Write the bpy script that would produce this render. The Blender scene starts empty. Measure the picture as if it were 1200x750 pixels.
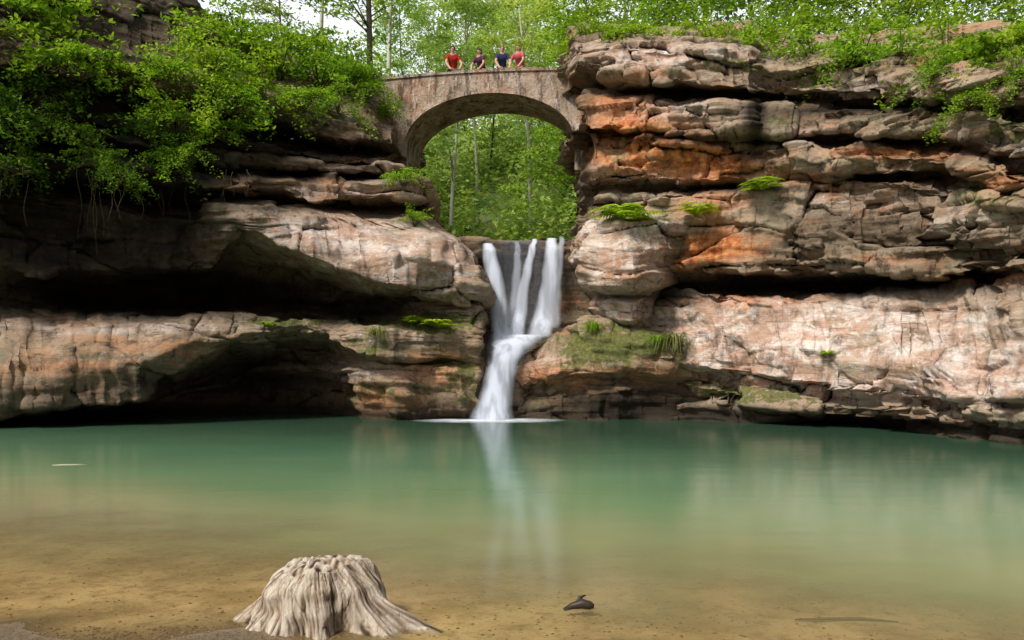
import bpy, bmesh, math, random
import numpy as np
from mathutils import Vector, Matrix
random.seed(7); RNG = np.random.default_rng(11)
scene = bpy.context.scene
COL = scene.collection
F, CX, CY, H = 950.0, 600.0, 420.0, 1.8
def P(u, v, Y): return Vector(((u-CX)*Y/F, Y, H-(v-CY)*Y/F))
def sstep(a, b, x):
    t = np.clip((x-a)/(b-a), 0, 1); return t*t*(3-2*t)

# ------------------------------------------------------------------ noise
_perm = np.random.default_rng(3).permutation(256); _perm = np.concatenate([_perm, _perm, _perm])
_g = np.random.default_rng(5).normal(size=(256, 3)); _g /= np.linalg.norm(_g, axis=1)[:, None]
def perlin(x, y, z):
    x, y, z = np.broadcast_arrays(np.asarray(x, float), np.asarray(y, float), np.asarray(z, float))
    xi, yi, zi = np.floor(x).astype(int), np.floor(y).astype(int), np.floor(z).astype(int)
    xf, yf, zf = x-xi, y-yi, z-zi
    xi &= 255; yi &= 255; zi &= 255
    f = lambda t: t*t*t*(t*(t*6-15)+10)
    u, v, w = f(xf), f(yf), f(zf)
    def g(i, j, k):
        h = _perm[_perm[_perm[xi+i]+yi+j]+zi+k]
        q = _g[h]
        return q[..., 0]*(xf-i)+q[..., 1]*(yf-j)+q[..., 2]*(zf-k)
    l = lambda a, b, t: a+t*(b-a)
    return 1.6*l(l(l(g(0,0,0), g(1,0,0), u), l(g(0,1,0), g(1,1,0), u), v),
                 l(l(g(0,0,1), g(1,0,1), u), l(g(0,1,1), g(1,1,1), u), v), w)
def fbm(x, y, z, o=4):
    r = 0; a = 1.0
    for i in range(o):
        r = r+a*perlin(x*2**i+i*17.3, y*2**i+i*5.1, z*2**i+i*9.7); a *= .5
    return r
_r3 = np.random.default_rng(9).uniform(-1, 1, size=(256, 5))
def blocks(a, b, seed, jit=.8):
    """broken blocks: nearest / second nearest cell, a random vector and the offset to the cell's centre"""
    ai, bi = np.floor(a).astype(int), np.floor(b).astype(int)
    F1 = np.full(a.shape, 9.); F2 = F1.copy(); ID = np.zeros(a.shape, int); DX = F1*0; DY = F1*0
    for i in (-1, 0, 1):
        for j in (-1, 0, 1):
            h = _perm[_perm[(ai+i+seed) & 255]+((bi+j+seed*7) & 255)]
            dx = a-(ai+i+.5+jit*.5*_r3[h, 3]); dy = b-(bi+j+.5+jit*.5*_r3[h, 4])
            d = (np.abs(dx)**3+np.abs(dy)**3)**(1/3)
            n = d < F1
            F2 = np.where(n, F1, np.minimum(F2, d)); ID = np.where(n, h, ID); DX = np.where(n, dx, DX); DY = np.where(n, dy, DY); F1 = np.where(n, d, F1)
    return F1, F2, _r3[ID], DX, DY

# ------------------------------------------------------------------ object helpers
def tag(o, label=None, cat=None, group=None, kind=None):
    if label: o['label'] = label
    if cat: o['category'] = cat
    if group: o['group'] = group
    if kind: o['kind'] = kind
    return o
def link(name, me, mat, parent=None):
    o = bpy.data.objects.new(name, me); COL.objects.link(o)
    if mat and not me.materials: me.materials.append(mat)
    if parent: o.parent = parent
    return o
def empty(name, loc, rz=0, sc=1):
    o = bpy.data.objects.new(name, None); COL.objects.link(o)
    o.location = loc; o.rotation_euler = (0, 0, rz); o.scale = (sc,)*3 if not hasattr(sc, '__len__') else sc
    o.empty_display_size = .2
    return o
def dup(root, loc, rz, sc):
    r = root.copy(); COL.objects.link(r); r.location = loc; r.rotation_euler = (0, 0, rz); r.scale = (sc,)*3 if not hasattr(sc, '__len__') else sc
    for ch in list(root.children):
        c = ch.copy(); COL.objects.link(c); c.parent = r
    return r
def mesh_np(name, V, Q, smooth=False):
    me = bpy.data.meshes.new(name)
    V = np.asarray(V, np.float32); Q = np.asarray(Q, np.int32); n = len(Q); k = Q.shape[1]
    me.vertices.add(len(V)); me.vertices.foreach_set('co', V.ravel())
    me.loops.add(n*k); me.loops.foreach_set('vertex_index', Q.ravel())
    me.polygons.add(n); me.polygons.foreach_set('loop_start', np.arange(0, n*k, k, dtype=np.int32))
    me.polygons.foreach_set('use_smooth', np.full(n, smooth))
    me.update(calc_edges=True); me.validate()
    return me
def setmask(me, arr, name='mask'):
    a = me.attributes.new(name, 'FLOAT_COLOR', 'POINT'); a.data.foreach_set('color', np.asarray(arr, np.float32).ravel())
class MB:
    def __init__(s): s.V = []; s.Q = []
    def tube(s, pts, rads, n=7):
        pts = [Vector(p) for p in pts]; b = len(s.V)
        for i, p in enumerate(pts):
            d = (pts[min(i+1, len(pts)-1)]-pts[max(i-1, 0)]).normalized()
            a = d.orthogonal().normalized() if abs(d.z) > .99 else d.cross(Vector((0, 0, 1))).normalized()
            c = d.cross(a)
            for k in range(n):
                t = 2*math.pi*k/n
                s.V.append(p+(a*math.cos(t)+c*math.sin(t))*rads[i])
        for i in range(len(pts)-1):
            for k in range(n):
                s.Q.append((b+i*n+k, b+i*n+(k+1) % n, b+(i+1)*n+(k+1) % n, b+(i+1)*n+k))
        s.Q.append(tuple(b+k for k in range(n))[::-1]); s.Q.append(tuple(b+(len(pts)-1)*n+k for k in range(n)))
    def build(s, name, mat, parent=None, smooth=True):
        me = bpy.data.meshes.new(name); me.from_pydata([tuple(v) for v in s.V], [], s.Q); me.update()
        if smooth: me.polygons.foreach_set('use_smooth', [True]*len(me.polygons))
        return link(name, me, mat, parent)

# ------------------------------------------------------------------ material helpers
class NT:
    def __init__(s, name):
        s.m = bpy.data.materials.new(name); s.m.use_nodes = True; s.t = s.m.node_tree; s.t.nodes.clear()
        s.out = s.n('ShaderNodeOutputMaterial')
    def n(s, typ, **kw):
        nd = s.t.nodes.new(typ)
        for k, v in kw.items(): setattr(nd, k, v)
        return nd
    def set(s, sock, v):
        if isinstance(v, bpy.types.NodeSocket): s.t.links.new(v, sock)
        elif isinstance(v, (tuple, list)) and len(v) == 3 and sock.type == 'RGBA': sock.default_value = (*v, 1)
        else: sock.default_value = v
    def pos(s): return s.n('ShaderNodeNewGeometry').outputs['Position']
    def obj(s): return s.n('ShaderNodeTexCoord').outputs['Object']
    def map(s, vec, sc):
        m = s.n('ShaderNodeMapping'); s.set(m.inputs['Vector'], vec); m.inputs['Scale'].default_value = sc; return m.outputs[0]
    def noise(s, vec, scale, detail=6, rough=.6, dist=0):
        m = s.n('ShaderNodeTexNoise'); s.set(m.inputs['Vector'], vec); m.inputs['Scale'].default_value = scale
        m.inputs['Detail'].default_value = detail; m.inputs['Roughness'].default_value = rough; m.inputs['Distortion'].default_value = dist
        return m.outputs['Fac']
    def math(s, op, a, b=0.0, c=0.0, clamp=False):
        m = s.n('ShaderNodeMath', operation=op, use_clamp=clamp)
        s.set(m.inputs[0], a); s.set(m.inputs[1], b); s.set(m.inputs[2], c); return m.outputs[0]
    def rng(s, v, a, b, c=0.0, d=1.0):
        m = s.n('ShaderNodeMapRange', interpolation_type='SMOOTHSTEP'); s.set(m.inputs['Value'], v)
        for k, q in zip(('From Min', 'From Max', 'To Min', 'To Max'), (a, b, c, d)): m.inputs[k].default_value = q
        return m.outputs[0]
    def mix(s, f, a, b, bt='MIX'):
        m = s.n('ShaderNodeMix', data_type='RGBA', blend_type=bt)
        s.set(m.inputs[0], f); s.set(m.inputs[6], a); s.set(m.inputs[7], b); return m.outputs[2]
    def ramp(s, f, stops):
        m = s.n('ShaderNodeValToRGB'); s.set(m.inputs[0], f); e = m.color_ramp.elements
        while len(e) < len(stops): e.new(.5)
        for i, (p, c) in enumerate(stops): e[i].position = p; e[i].color = (*c, 1)
        return m.outputs[0]
    def mask(s, nm='mask'):
        a = s.n('ShaderNodeAttribute', attribute_name=nm); q = s.n('ShaderNodeSeparateColor'); s.set(q.inputs[0], a.outputs['Color'])
        return q.outputs[0], q.outputs[1], q.outputs[2], a.outputs['Alpha']
    def bump(s, h, strength=.5, dist=.05, nrm=None):
        b = s.n('ShaderNodeBump'); s.set(b.inputs['Height'], h); b.inputs['Strength'].default_value = strength; b.inputs['Distance'].default_value = dist
        if nrm: s.set(b.inputs['Normal'], nrm)
        return b.outputs[0]
    def bsdf(s, col, rough=.9, nrm=None, spec=.2):
        p = s.n('ShaderNodeBsdfPrincipled'); s.set(p.inputs['Base Color'], col); s.set(p.inputs['Roughness'], rough)
        p.inputs['Specular IOR Level'].default_value = spec
        if nrm: s.set(p.inputs['Normal'], nrm)
        return p.outputs[0]
    def done(s, sh): s.set(s.out.inputs['Surface'], sh); return s.m

def plain(name, col, rough=.8, var=.25, sc=30):
    t = NT(name); n = t.noise(t.obj(), sc)
    c = t.mix(n, tuple(x*(1-var) for x in col), tuple(min(1, x*(1+var)) for x in col))
    return t.done(t.bsdf(c, rough))

def rock_mat():
    t = NT('layered_sandstone'); p = t.pos()
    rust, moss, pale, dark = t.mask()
    tone, cav, warm, _ = t.mask('tone')
    strata = t.noise(t.map(p, (.28, .28, 1.7)), 1.0, 4, .55, 1.2)
    thin = t.noise(t.map(p, (.7, .7, 7.0)), 1.0, 3, .55, .9)
    mott = t.noise(p, 1.1, 8, .68, .4)
    fine = t.noise(p, 9, 6, .7)
    mid = t.noise(p, 3.4, 7, .7, .3)
    s2 = t.math('ADD', t.math('MULTIPLY', strata, .40), t.math('ADD', t.math('MULTIPLY', mid, .3), t.math('MULTIPLY', mott, .3)))
    c = t.ramp(s2, [(.33, (.055, .036, .022)), (.42, (.20, .135, .08)), (.49, (.40, .30, .195)), (.56, (.30, .185, .10)), (.67, (.57, .475, .35))])
    c = t.mix(t.rng(tone, .2, .8, 0, .55), t.mix(.36, c, (.078, .053, .036)), t.mix(.5, c, (.57, .465, .35)))
    rb = t.math('MULTIPLY', t.rng(t.noise(t.map(p, (.3, .3, 1.2)), 1.3, 7, .70, .8), .52, .61), t.rng(t.noise(p, .6, 4, .6), .40, .60, .2, 1))
    c = t.mix(t.math('MULTIPLY', rb, .58), c, t.mix(mid, (.40, .13, .04), (.60, .28, .12)))
    rn = t.math('ADD', t.math('MULTIPLY', t.math('ADD', strata, mott), .4), t.math('MULTIPLY', warm, .2))
    rf = t.math('MULTIPLY', rust, t.rng(t.math('ADD', rn, t.math('MULTIPLY', rust, .18)), .44, .60), clamp=True)
    rc = t.mix(t.rng(mid, .35, .65), (.40, .095, .025), (.72, .32, .115))
    c = t.mix(rf, c, rc)
    pf = t.math('MULTIPLY', pale, t.rng(t.noise(t.map(p, (.7, .7, 1.1)), 1.6, 8, .74, .6), .32, .54), clamp=True)
    pc = t.mix(t.rng(t.noise(t.map(p, (.8, .8, 2.2)), 1.4, 6, .65, .5), .4, .62), (.53, .34, .25), (.76, .66, .60))
    c = t.mix(pf, c, pc)
    lf = t.math('MULTIPLY', t.rng(t.noise(p, 4.2, 8, .75), .57, .65), t.math('ADD', t.math('MULTIPLY', pale, .8), .22), clamp=True)
    c = t.mix(lf, c, (.74, .73, .69))
    lg = t.math('MULTIPLY', t.rng(t.noise(p, .75, 7, .72, .3), .54, .64), t.rng(pale, .2, .9, .55, .15))
    c = t.mix(lg, c, (.22, .245, .15))
    st = t.rng(t.noise(t.map(p, (1.6, 1.6, .2)), 1.2, 6, .68, .4), .53, .69)
    c = t.mix(t.math('MULTIPLY', st, .64), c, (.040, .029, .021))
    ws = t.rng(t.noise(t.map(p, (2.4, 2.4, .22)), 1.5, 6, .7, .3), .58, .68)
    c = t.mix(t.math('MULTIPLY', ws, t.math('MULTIPLY', pale, .6)), c, (.78, .76, .72))
    bd = t.math('MULTIPLY', t.rng(t.math('ABSOLUTE', t.math('SUBTRACT', thin, .5)), .0, .03, 1, 0), t.rng(mott, .46, .60))
    c = t.mix(t.math('MULTIPLY', bd, .58), c, (.03, .022, .016))
    bl = t.rng(t.noise(p, 1.8, 8, .76, .5), .545, .645)
    c = t.mix(t.math('MULTIPLY', bl, t.rng(pale, 0, 1, .74, .42)), c, (.045, .034, .026))
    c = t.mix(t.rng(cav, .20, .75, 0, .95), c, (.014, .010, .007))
    nz = t.n('ShaderNodeSeparateXYZ'); t.set(nz.inputs[0], t.n('ShaderNodeNewGeometry').outputs['Normal'])
    up = t.rng(nz.outputs[2], .4, .95, 0, .24)
    mf = t.math('ADD', t.math('MULTIPLY', moss, 1.1), up)
    mf = t.rng(t.math('ADD', mf, t.math('MULTIPLY', t.math('SUBTRACT', t.noise(p, 2.6, 8, .74), .5), 2.8)), .5, .85)
    mc = t.mix(t.rng(fine, .3, .7), (.035, .048, .010), (.16, .185, .034))
    c = t.mix(t.math('MULTIPLY', mf, .85), c, mc)
    df = t.math('MULTIPLY', dark, t.rng(mott, .25, .6, .84, 1), clamp=True)  # dark mask: painted shade of caves and notches, plus wet black rock
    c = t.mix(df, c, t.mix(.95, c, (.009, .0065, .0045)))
    z = t.n('ShaderNodeSeparateXYZ'); t.set(z.inputs[0], p)
    wet = t.rng(z.outputs[2], .12, .60, 1, 0)
    c = t.mix(t.math('MULTIPLY', wet, .86), c, (.022, .017, .011))
    h = t.math('ADD', t.math('MULTIPLY', strata, .6), t.math('ADD', t.math('MULTIPLY', thin, .55), t.math('MULTIPLY', t.noise(p, 4.0, 9, .74, .3), 1.3)))
    n1 = t.bump(h, .75, .13); n2 = t.bump(t.noise(p, 26, 5, .72), .45, .03, n1)
    return t.done(t.bsdf(c, .86, n2, .2))
M = {}
M['rock'] = rock_mat()

def leaf_mat(name, c1, c2, c3, tr=.42, sh=.5):
    t = NT(name); g = t.n('ShaderNodeNewGeometry'); oi = t.n('ShaderNodeObjectInfo')
    c = t.ramp(g.outputs['Random Per Island'], [(0, c1), (.5, c2), (1, c3)])
    cl = t.noise(t.pos(), .55, 3, .6)
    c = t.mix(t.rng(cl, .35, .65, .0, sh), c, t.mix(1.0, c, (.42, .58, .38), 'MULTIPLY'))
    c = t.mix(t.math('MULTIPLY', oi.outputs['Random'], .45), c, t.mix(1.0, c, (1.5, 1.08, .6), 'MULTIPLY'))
    d = t.n('ShaderNodeBsdfDiffuse'); t.set(d.inputs[0], c)
    tl = t.n('ShaderNodeBsdfTranslucent'); t.set(tl.inputs[0], t.mix(1.0, c, (1.3, 1.2, .65), 'MULTIPLY'))
    mx = t.n('ShaderNodeMixShader'); mx.inputs[0].default_value = tr
    t.set(mx.inputs[1], d.outputs[0]); t.set(mx.inputs[2], tl.outputs[0])
    return t.done(mx.outputs[0])
M['leaf'] = leaf_mat('spring_leaves', (.10, .22, .016), (.23, .43, .035), (.40, .60, .09), .45, .6)
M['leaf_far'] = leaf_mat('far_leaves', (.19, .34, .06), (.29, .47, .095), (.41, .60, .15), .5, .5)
M['leaf_haze'] = leaf_mat('haze_tinted_leaves', (.27, .42, .13), (.38, .56, .19), (.48, .66, .27), .5, .45)  # paler greens: distance haze put into the leaf colour
M['leaf_dark'] = leaf_mat('shade_tinted_leaves', (.035, .09, .012), (.08, .18, .022), (.16, .30, .045), .38)  # darker copy of the spring leaves, shade put into the colour
M['fern'] = leaf_mat('fern_leaves', (.18, .32, .015), (.32, .50, .03), (.44, .60, .06), .42, .2)
M['dry'] = leaf_mat('dry_grass', (.15, .16, .05), (.26, .27, .10), (.38, .34, .18), .3)
M['bark'] = plain('grey_bark', (.13, .105, .08), .95, .5, 9)
M['pale_bark'] = plain('pale_bark', (.50, .47, .40), .95, .35, 9)
M['twig'] = plain('twig_wood', (.11, .08, .05), .9, .4, 20)

# ------------------------------------------------------------------ lofted rock
def gsm(a, k, axis):
    for _ in range(k):
        p = np.pad(a, [(1, 1) if i == axis else (0, 0) for i in range(a.ndim)], mode='edge')
        sl = lambda i: tuple(slice(i, p.shape[axis]-2+i) if j == axis else slice(None) for j in range(a.ndim))
        a = .25*p[sl(0)]+.5*p[sl(1)]+.25*p[sl(2)]
    return a
ANCH = []
def loft(name, rows, ncol, seed, tail=None, step=.045, patches=(), amp=1.0, label='', cat='', Yoff=None, rough=1.0, blk=1.0, smooth=(), kind='structure', rub=0.0, bed_=1.0):
    R = []
    s = np.linspace(0, 1, ncol)
    for i, row in enumerate(rows):
        k = np.array([(a, np.nan if b is None else b, c) for a, b, c in row], float)
        u = k[0, 0]+s*(k[-1, 0]-k[0, 0])
        Y = np.interp(u, k[:, 0], k[:, 2])
        if Yoff is not None: Y = Y+Yoff(u)
        v = np.interp(u, k[:, 0], k[:, 1])
        base = np.isnan(k[:, 1]).any()
        Y = Y+rough*(.30*perlin(u/60., i*3.7+seed, .5)+.26*np.round(2.4*perlin(u/36., i*1.9+seed, 7.5))/2)
        if base: v = CY+(H+.45)*F/Y
        else: v = v+rough*(6.0*perlin(u/60., i*2.3+seed, 3.5)+3.0*perlin(u/16., i*2.3+seed, 9.5)+2.4*np.round(2*perlin(u/26., i*4.1+seed, 2.5)))
        v = gsm(v, 2, 0); Y = gsm(Y, 3, 0)
        R.append(np.stack([(u-CX)*Y/F, Y, H-(v-CY)*Y/F], 1))
    G = []
    for i in range(len(R)-1):
        d = np.linalg.norm(R[i+1]-R[i], axis=1).mean(); n = max(3, int(d/step))
        for j in range(n):
            G.append(R[i]+(R[i+1]-R[i])*(j/n))
    G.append(R[-1]); G = np.stack(G, 0)
    if tail:
        side, dx, L, n = tail
        e = G[:, -1] if side > 0 else G[:, 0]
        T = np.stack([e+np.array([dx*(k/n)**1.5*L, L*(k/n)**1.2, 0]) for k in range(1, n+1)], 1)
        G = np.concatenate([G, T], 1) if side > 0 else np.concatenate([T[:, ::-1], G], 1)
    G = gsm(gsm(G, 3, 0), 1, 1)
    du = np.gradient(G, axis=1); dv = np.gradient(G, axis=0)
    N = np.cross(dv, du); N /= np.linalg.norm(N, axis=2)[..., None]+1e-9
    if (N[..., 1]).mean() > 0: N = -N
    x, y, z = G[..., 0], G[..., 1], G[..., 2]
    u0 = CX+x*F/y; v0 = CY-(z-H)*F/y
    sf = np.zeros_like(x)
    for pu, pv, ru, rv, w in smooth: sf = np.maximum(sf, w*np.exp(-(((u0-pu)/ru)**2+((v0-pv)/rv)**2)**2))
    al = np.concatenate([[0], np.cumsum(np.linalg.norm(np.diff(np.median(G, axis=0), axis=0), axis=1))])[None, :]+0*x
    hz = z+.65*perlin(x*.13, y*.13, z*.1+seed)+.25*perlin(x*.4, y*.4, z*.3+seed)+.03*x
    wx = .45*perlin(x*.7, y*.7, z*.7+seed); wz = .14*perlin(x*.8+9, y*.8, z*1.2)
    sh = lambda q, e: np.sign(q)*np.abs(q)**e
    D = .30*fbm(x*.42, y*.42, z*.7+seed, 3)
    E = .13*sh(perlin(x*.16, y*.16, hz*1.3+seed), .6)+.07*sh(perlin(x*.35+3, y*.35, hz*4.2+seed), .55)+.035*sh(perlin(x*.9, y*.9, hz*11+seed), .6)
    f1, f2, r, dx, dy = blocks((al+wx)/3.6, (hz+wz*.6)/.40, int(seed*9)+4)
    tone = .5+.22*r[..., 0]
    m0 = sstep(-.25, .3, perlin(x*.22, y*.22, z*.35+seed+18))
    E += blk*bed_*m0*(.16*r[..., 0]+.09*r[..., 2]*dy)
    f1, f2, r, dx, dy = blocks((al+wx)/2.5, (hz+wz)/1.15, int(seed*3))
    m1 = sstep(-.5, .05, perlin(x*.2, y*.2, z*.3+seed+8))
    E += blk*m1*(.27*r[..., 0]+.28*(r[..., 1]*dx+r[..., 2]*dy)-.18*np.clip(1-(f2-f1)/.06, 0, 1))
    tone += .28*r[..., 0]
    f1, f2, r, dx, dy = blocks((al+wx*.8)/.85+40, (hz+wz*.8)/.28+9, int(seed*5)+2)
    m2 = sstep(.10-rub, .45-rub, perlin(x*.35, y*.35, z*.5+seed+3))
    E += blk*m2*(.11*r[..., 0]+.13*(r[..., 1]*dx+r[..., 2]*dy)-.05*np.clip(1-(f2-f1)/.09, 0, 1))
    tone += .18*r[..., 0]*m2
    E += .055*fbm(x*1.8, y*1.8, z*2.2, 4)
    D = (D+E*(1-.92*sf))*amp
    tone = tone*(1-.6*sf)+.55*.6*sf
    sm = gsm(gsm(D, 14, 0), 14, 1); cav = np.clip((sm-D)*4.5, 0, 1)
    N2 = N.copy(); N2[..., 2] *= .35
    G = G+N2*D[..., None]
    uu = CX+G[..., 0]*F/G[..., 1]; vv = CY-(G[..., 2]-H)*F/G[..., 1]
    K = {'r': 0, 'm': 1, 'p': 2, 'd': 3}
    A = np.zeros(G.shape[:2]+(4,))
    for kd, pu, pv, ru, rv, w in patches:
        A[..., K[kd]] += w*np.exp(-((uu-pu)/ru)**2-((vv-pv)/rv)**2)
    A = np.clip(A, 0, 1)
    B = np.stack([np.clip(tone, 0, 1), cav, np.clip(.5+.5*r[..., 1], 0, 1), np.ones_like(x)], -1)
    nr, nc = G.shape[:2]
    idx = np.arange(nr*nc).reshape(nr, nc)
    Q = np.stack([idx[:-1, :-1], idx[1:, :-1], idx[1:, 1:], idx[:-1, 1:]], -1).reshape(-1, 4)
    me = mesh_np(name, G.reshape(-1, 3), Q, True); setmask(me, A.reshape(-1, 4)); setmask(me, B.reshape(-1, 4), 'tone')
    o = link(name, me, M['rock']); tag(o, label, cat, kind=kind)
    ANCH.append((name, uu.ravel(), vv.ravel(), G.reshape(-1, 3)))
    return o
def anchor(u, v, which=None):
    best = None
    for nm, uu, vv, g in ANCH:
        if which and nm != which: continue
        d = (uu-u)**2+(vv-v)**2
        c = np.where(d < 25)[0]
        if len(c) == 0: i = int(d.argmin()); key = (1, d[i])
        else: i = int(c[g[c, 1].argmin()]); key = (0, g[i, 1])
        if best is None or key < best[0]: best = (key, Vector(g[i]))
    return best[1]

L = [
 [(-150,-260,27),(0,-170,28),(130,-80,28.5),(205,-25,29),(245,25,29.5),(350,62,30),(440,90,31),(462,118,31.5)],
 [(-150,20,19.5),(0,45,21.0),(130,62,22.6),(250,98,23.8),(380,142,25.2),(440,150,26),(462,160,26.6)],
 [(-150,50,19.4),(0,78,20.9),(130,92,22.5),(250,126,23.7),(380,163,25.1),(440,168,25.9),(460,172,26.5)],
 [(-150,60,21.2),(0,92,23),(130,106,24.6),(250,140,26),(380,173,27.3),(462,180,28.2)],
 [(-150,90,19.8),(0,118,21.3),(130,132,22.9),(250,160,24.1),(380,180,25.4),(453,186,26.5)],
 [(-150,110,19.7),(0,134,21.2),(130,148,22.7),(250,172,23.9),(380,187,25.2),(452,192,26.3)],
 [(-150,113,20.3),(0,138,21.9),(130,152,23.4),(250,176,24.7),(380,190,26),(452,195,27)],
 [(-150,116,19.5),(0,141,21.0),(130,155,22.5),(250,178,23.6),(380,192,24.9),(470,197,26.0)],
 [(-150,130,19.5),(0,152,21.0),(130,166,22.5),(250,188,23.6),(380,199,24.9),(472,203,26.0)],
 [(-150,140,21.2),(0,160,23),(130,175,24.6),(250,197,26),(380,206,27),(460,208,27.8)],
 [(-150,160,19.4),(0,176,20.9),(130,192,22.1),(250,204,23.1),(300,208,23.5),(380,211,24.0),(490,211,25.0)],
 [(-150,185,19.3),(0,197,20.8),(130,213,22),(250,218,23),(300,219,23.3),(380,231,23.9),(494,233,24.9)],
 [(-150,195,21.2),(0,206,23),(130,221,24.6),(250,230,25.2),(300,234,25.6),(380,242,26),(498,245,26.6)],
 [(-150,212,20.4),(0,222,22.4),(130,233,23.9),(250,238,24.3),(285,238,24.0),(300,239,23.8),(380,248,24.4),(450,256,24.8),(518,265,25.6)],
 [(-150,230,20.2),(0,237,22.1),(130,246,23.4),(240,248,23.8),(275,246,22.9),(300,247,22.6),(380,257,23.4),(450,266,23.7),(500,273,24.0),(540,281,24.1),(558,293,24.3)],
 [(-150,265,20.1),(0,270,22),(130,272,23.2),(240,268,23.8),(280,256,22.6),(300,258,22.2),(380,280,22.6),(450,295,22.8),(520,306,23.3),(561,314,24.0)],
 [(-150,295,20),(0,316,21.8),(80,320,22.6),(150,318,23.2),(250,312,23.8),(280,266,23.2),(300,268,22.3),(340,286,22.2),(380,308,22.1),(440,332,22.3),(500,338,22.9),(563,338,24.0)],
 [(-150,298,20.4),(0,320,22.2),(80,323,23),(150,321,23.6),(250,316,24.2),(282,275,23.8),(305,274,22.7),(340,292,22.6),(380,318,22.7),(440,345,23.1),(500,350,23.5),(564,353,24.2)],
 [(-150,320,22),(0,332,23.6),(80,330,25.3),(150,328,26),(250,324,26.6),(290,310,26.2),(330,315,26.4),(380,336,26.8),(440,352,26.2),(500,356,24.7),(564,359,24.6)],
 [(-150,352,22.5),(0,357,24),(80,366,26.4),(250,370,28),(380,375,28.2),(440,380,26.8),(490,366,24.6),(564,370,24.5)],
 [(-150,360,21),(0,366,22.8),(40,366,23.1),(100,372,23.3),(150,368,23.4),(230,368,23.6),(300,374,23.8),(385,377,24.2),(410,384,23.7),(460,381,23.5),(500,385,23.7),(563,386,24.2)],
 [(-150,385,20.0),(0,382,21.6),(100,385,22.0),(180,383,22.4),(250,379,22.8),(330,379,23.3),(385,381,23.9),(410,388,23.2),(460,388,23.0),(560,393,24)],
 [(-150,430,19.3),(0,425,20.7),(100,425,21.1),(180,420,21.5),(250,396,22.4),(330,383,23.3),(385,384,23.9),(410,398,23.0),(460,401,22.8),(560,404,24)],
 [(-150,498,19.5),(0,490,20.8),(70,479,21.2),(130,471,21.5),(175,462,21.9),(200,438,22.1),(222,424,22.3),(250,410,22.6),(270,400,22.8),(330,391,23.4),(385,390,24.0),(400,408,23.2),(460,416,22.9),(520,419,23.4),(560,422,24.1)],
 [(-150,503,21),(0,494,22.8),(70,485,24.4),(130,479,25.4),(180,472,26.0),(215,452,26.6),(270,428,27.0),(330,412,27.2),(385,408,26.8),(403,417,25.0),(440,424,23.9),(560,427,24.4)],
 [(-150,510,22),(0,496,23.6),(70,488,25),(180,480,26.4),(240,456,26.4),(300,436,26.2),(360,432,26.2),(395,431,25.4),(420,430,24.2),(460,430,23.5),(560,432,24.2)],
 [(-150,512,22),(0,497,23.6),(70,491,25.4),(180,489,27.2),(240,470,27.4),(300,455,27.4),(385,450,26.8),(400,455,25.7),(420,460,23.9),(460,460,23.2),(560,462,24.0)],
 [(-150,None,22),(0,None,23.6),(180,None,27.2),(330,None,27.8),(385,None,27.2),(400,None,25.9),(420,None,24.3),(460,None,23.7),(560,None,24.3)],
]
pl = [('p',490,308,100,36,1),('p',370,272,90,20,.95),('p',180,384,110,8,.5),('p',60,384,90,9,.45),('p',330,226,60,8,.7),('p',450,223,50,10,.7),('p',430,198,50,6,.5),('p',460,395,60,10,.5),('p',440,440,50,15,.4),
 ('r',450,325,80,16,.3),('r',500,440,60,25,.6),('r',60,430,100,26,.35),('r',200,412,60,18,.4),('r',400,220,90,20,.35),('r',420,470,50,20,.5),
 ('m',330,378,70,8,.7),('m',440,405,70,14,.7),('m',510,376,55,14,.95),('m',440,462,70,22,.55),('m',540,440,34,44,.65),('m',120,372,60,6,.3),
 ('d',60,180,180,85,1.1),('d',220,170,110,44,.8),('d',105,275,170,56,1.3),('d',225,345,220,26,1.3),('d',300,445,100,42,1),('d',390,175,120,12,.9),('d',400,206,120,6,.9),('d',400,244,120,4,.7),('d',60,0,260,90,.95),('d',430,364,50,11,1),('d',100,490,120,12,.9),('d',300,150,120,24,.7),('d',50,462,120,26,.55),('d',165,450,44,20,.55),('d',520,470,50,20,.4)]  # d: shade painted over the left wall, recesses and cave hollows
loft('cliff_left', L, 580, 1.7, tail=(1, .04, 6.0, 40), patches=pl, step=.04, blk=.9, bed_=1.1, smooth=[(430,300,165,44,.95),(90,412,160,46,.8),(470,400,90,28,.6)], label='shaded layered sandstone cliff with a deep cave hollow, left of the waterfall', cat='cliff')

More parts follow.
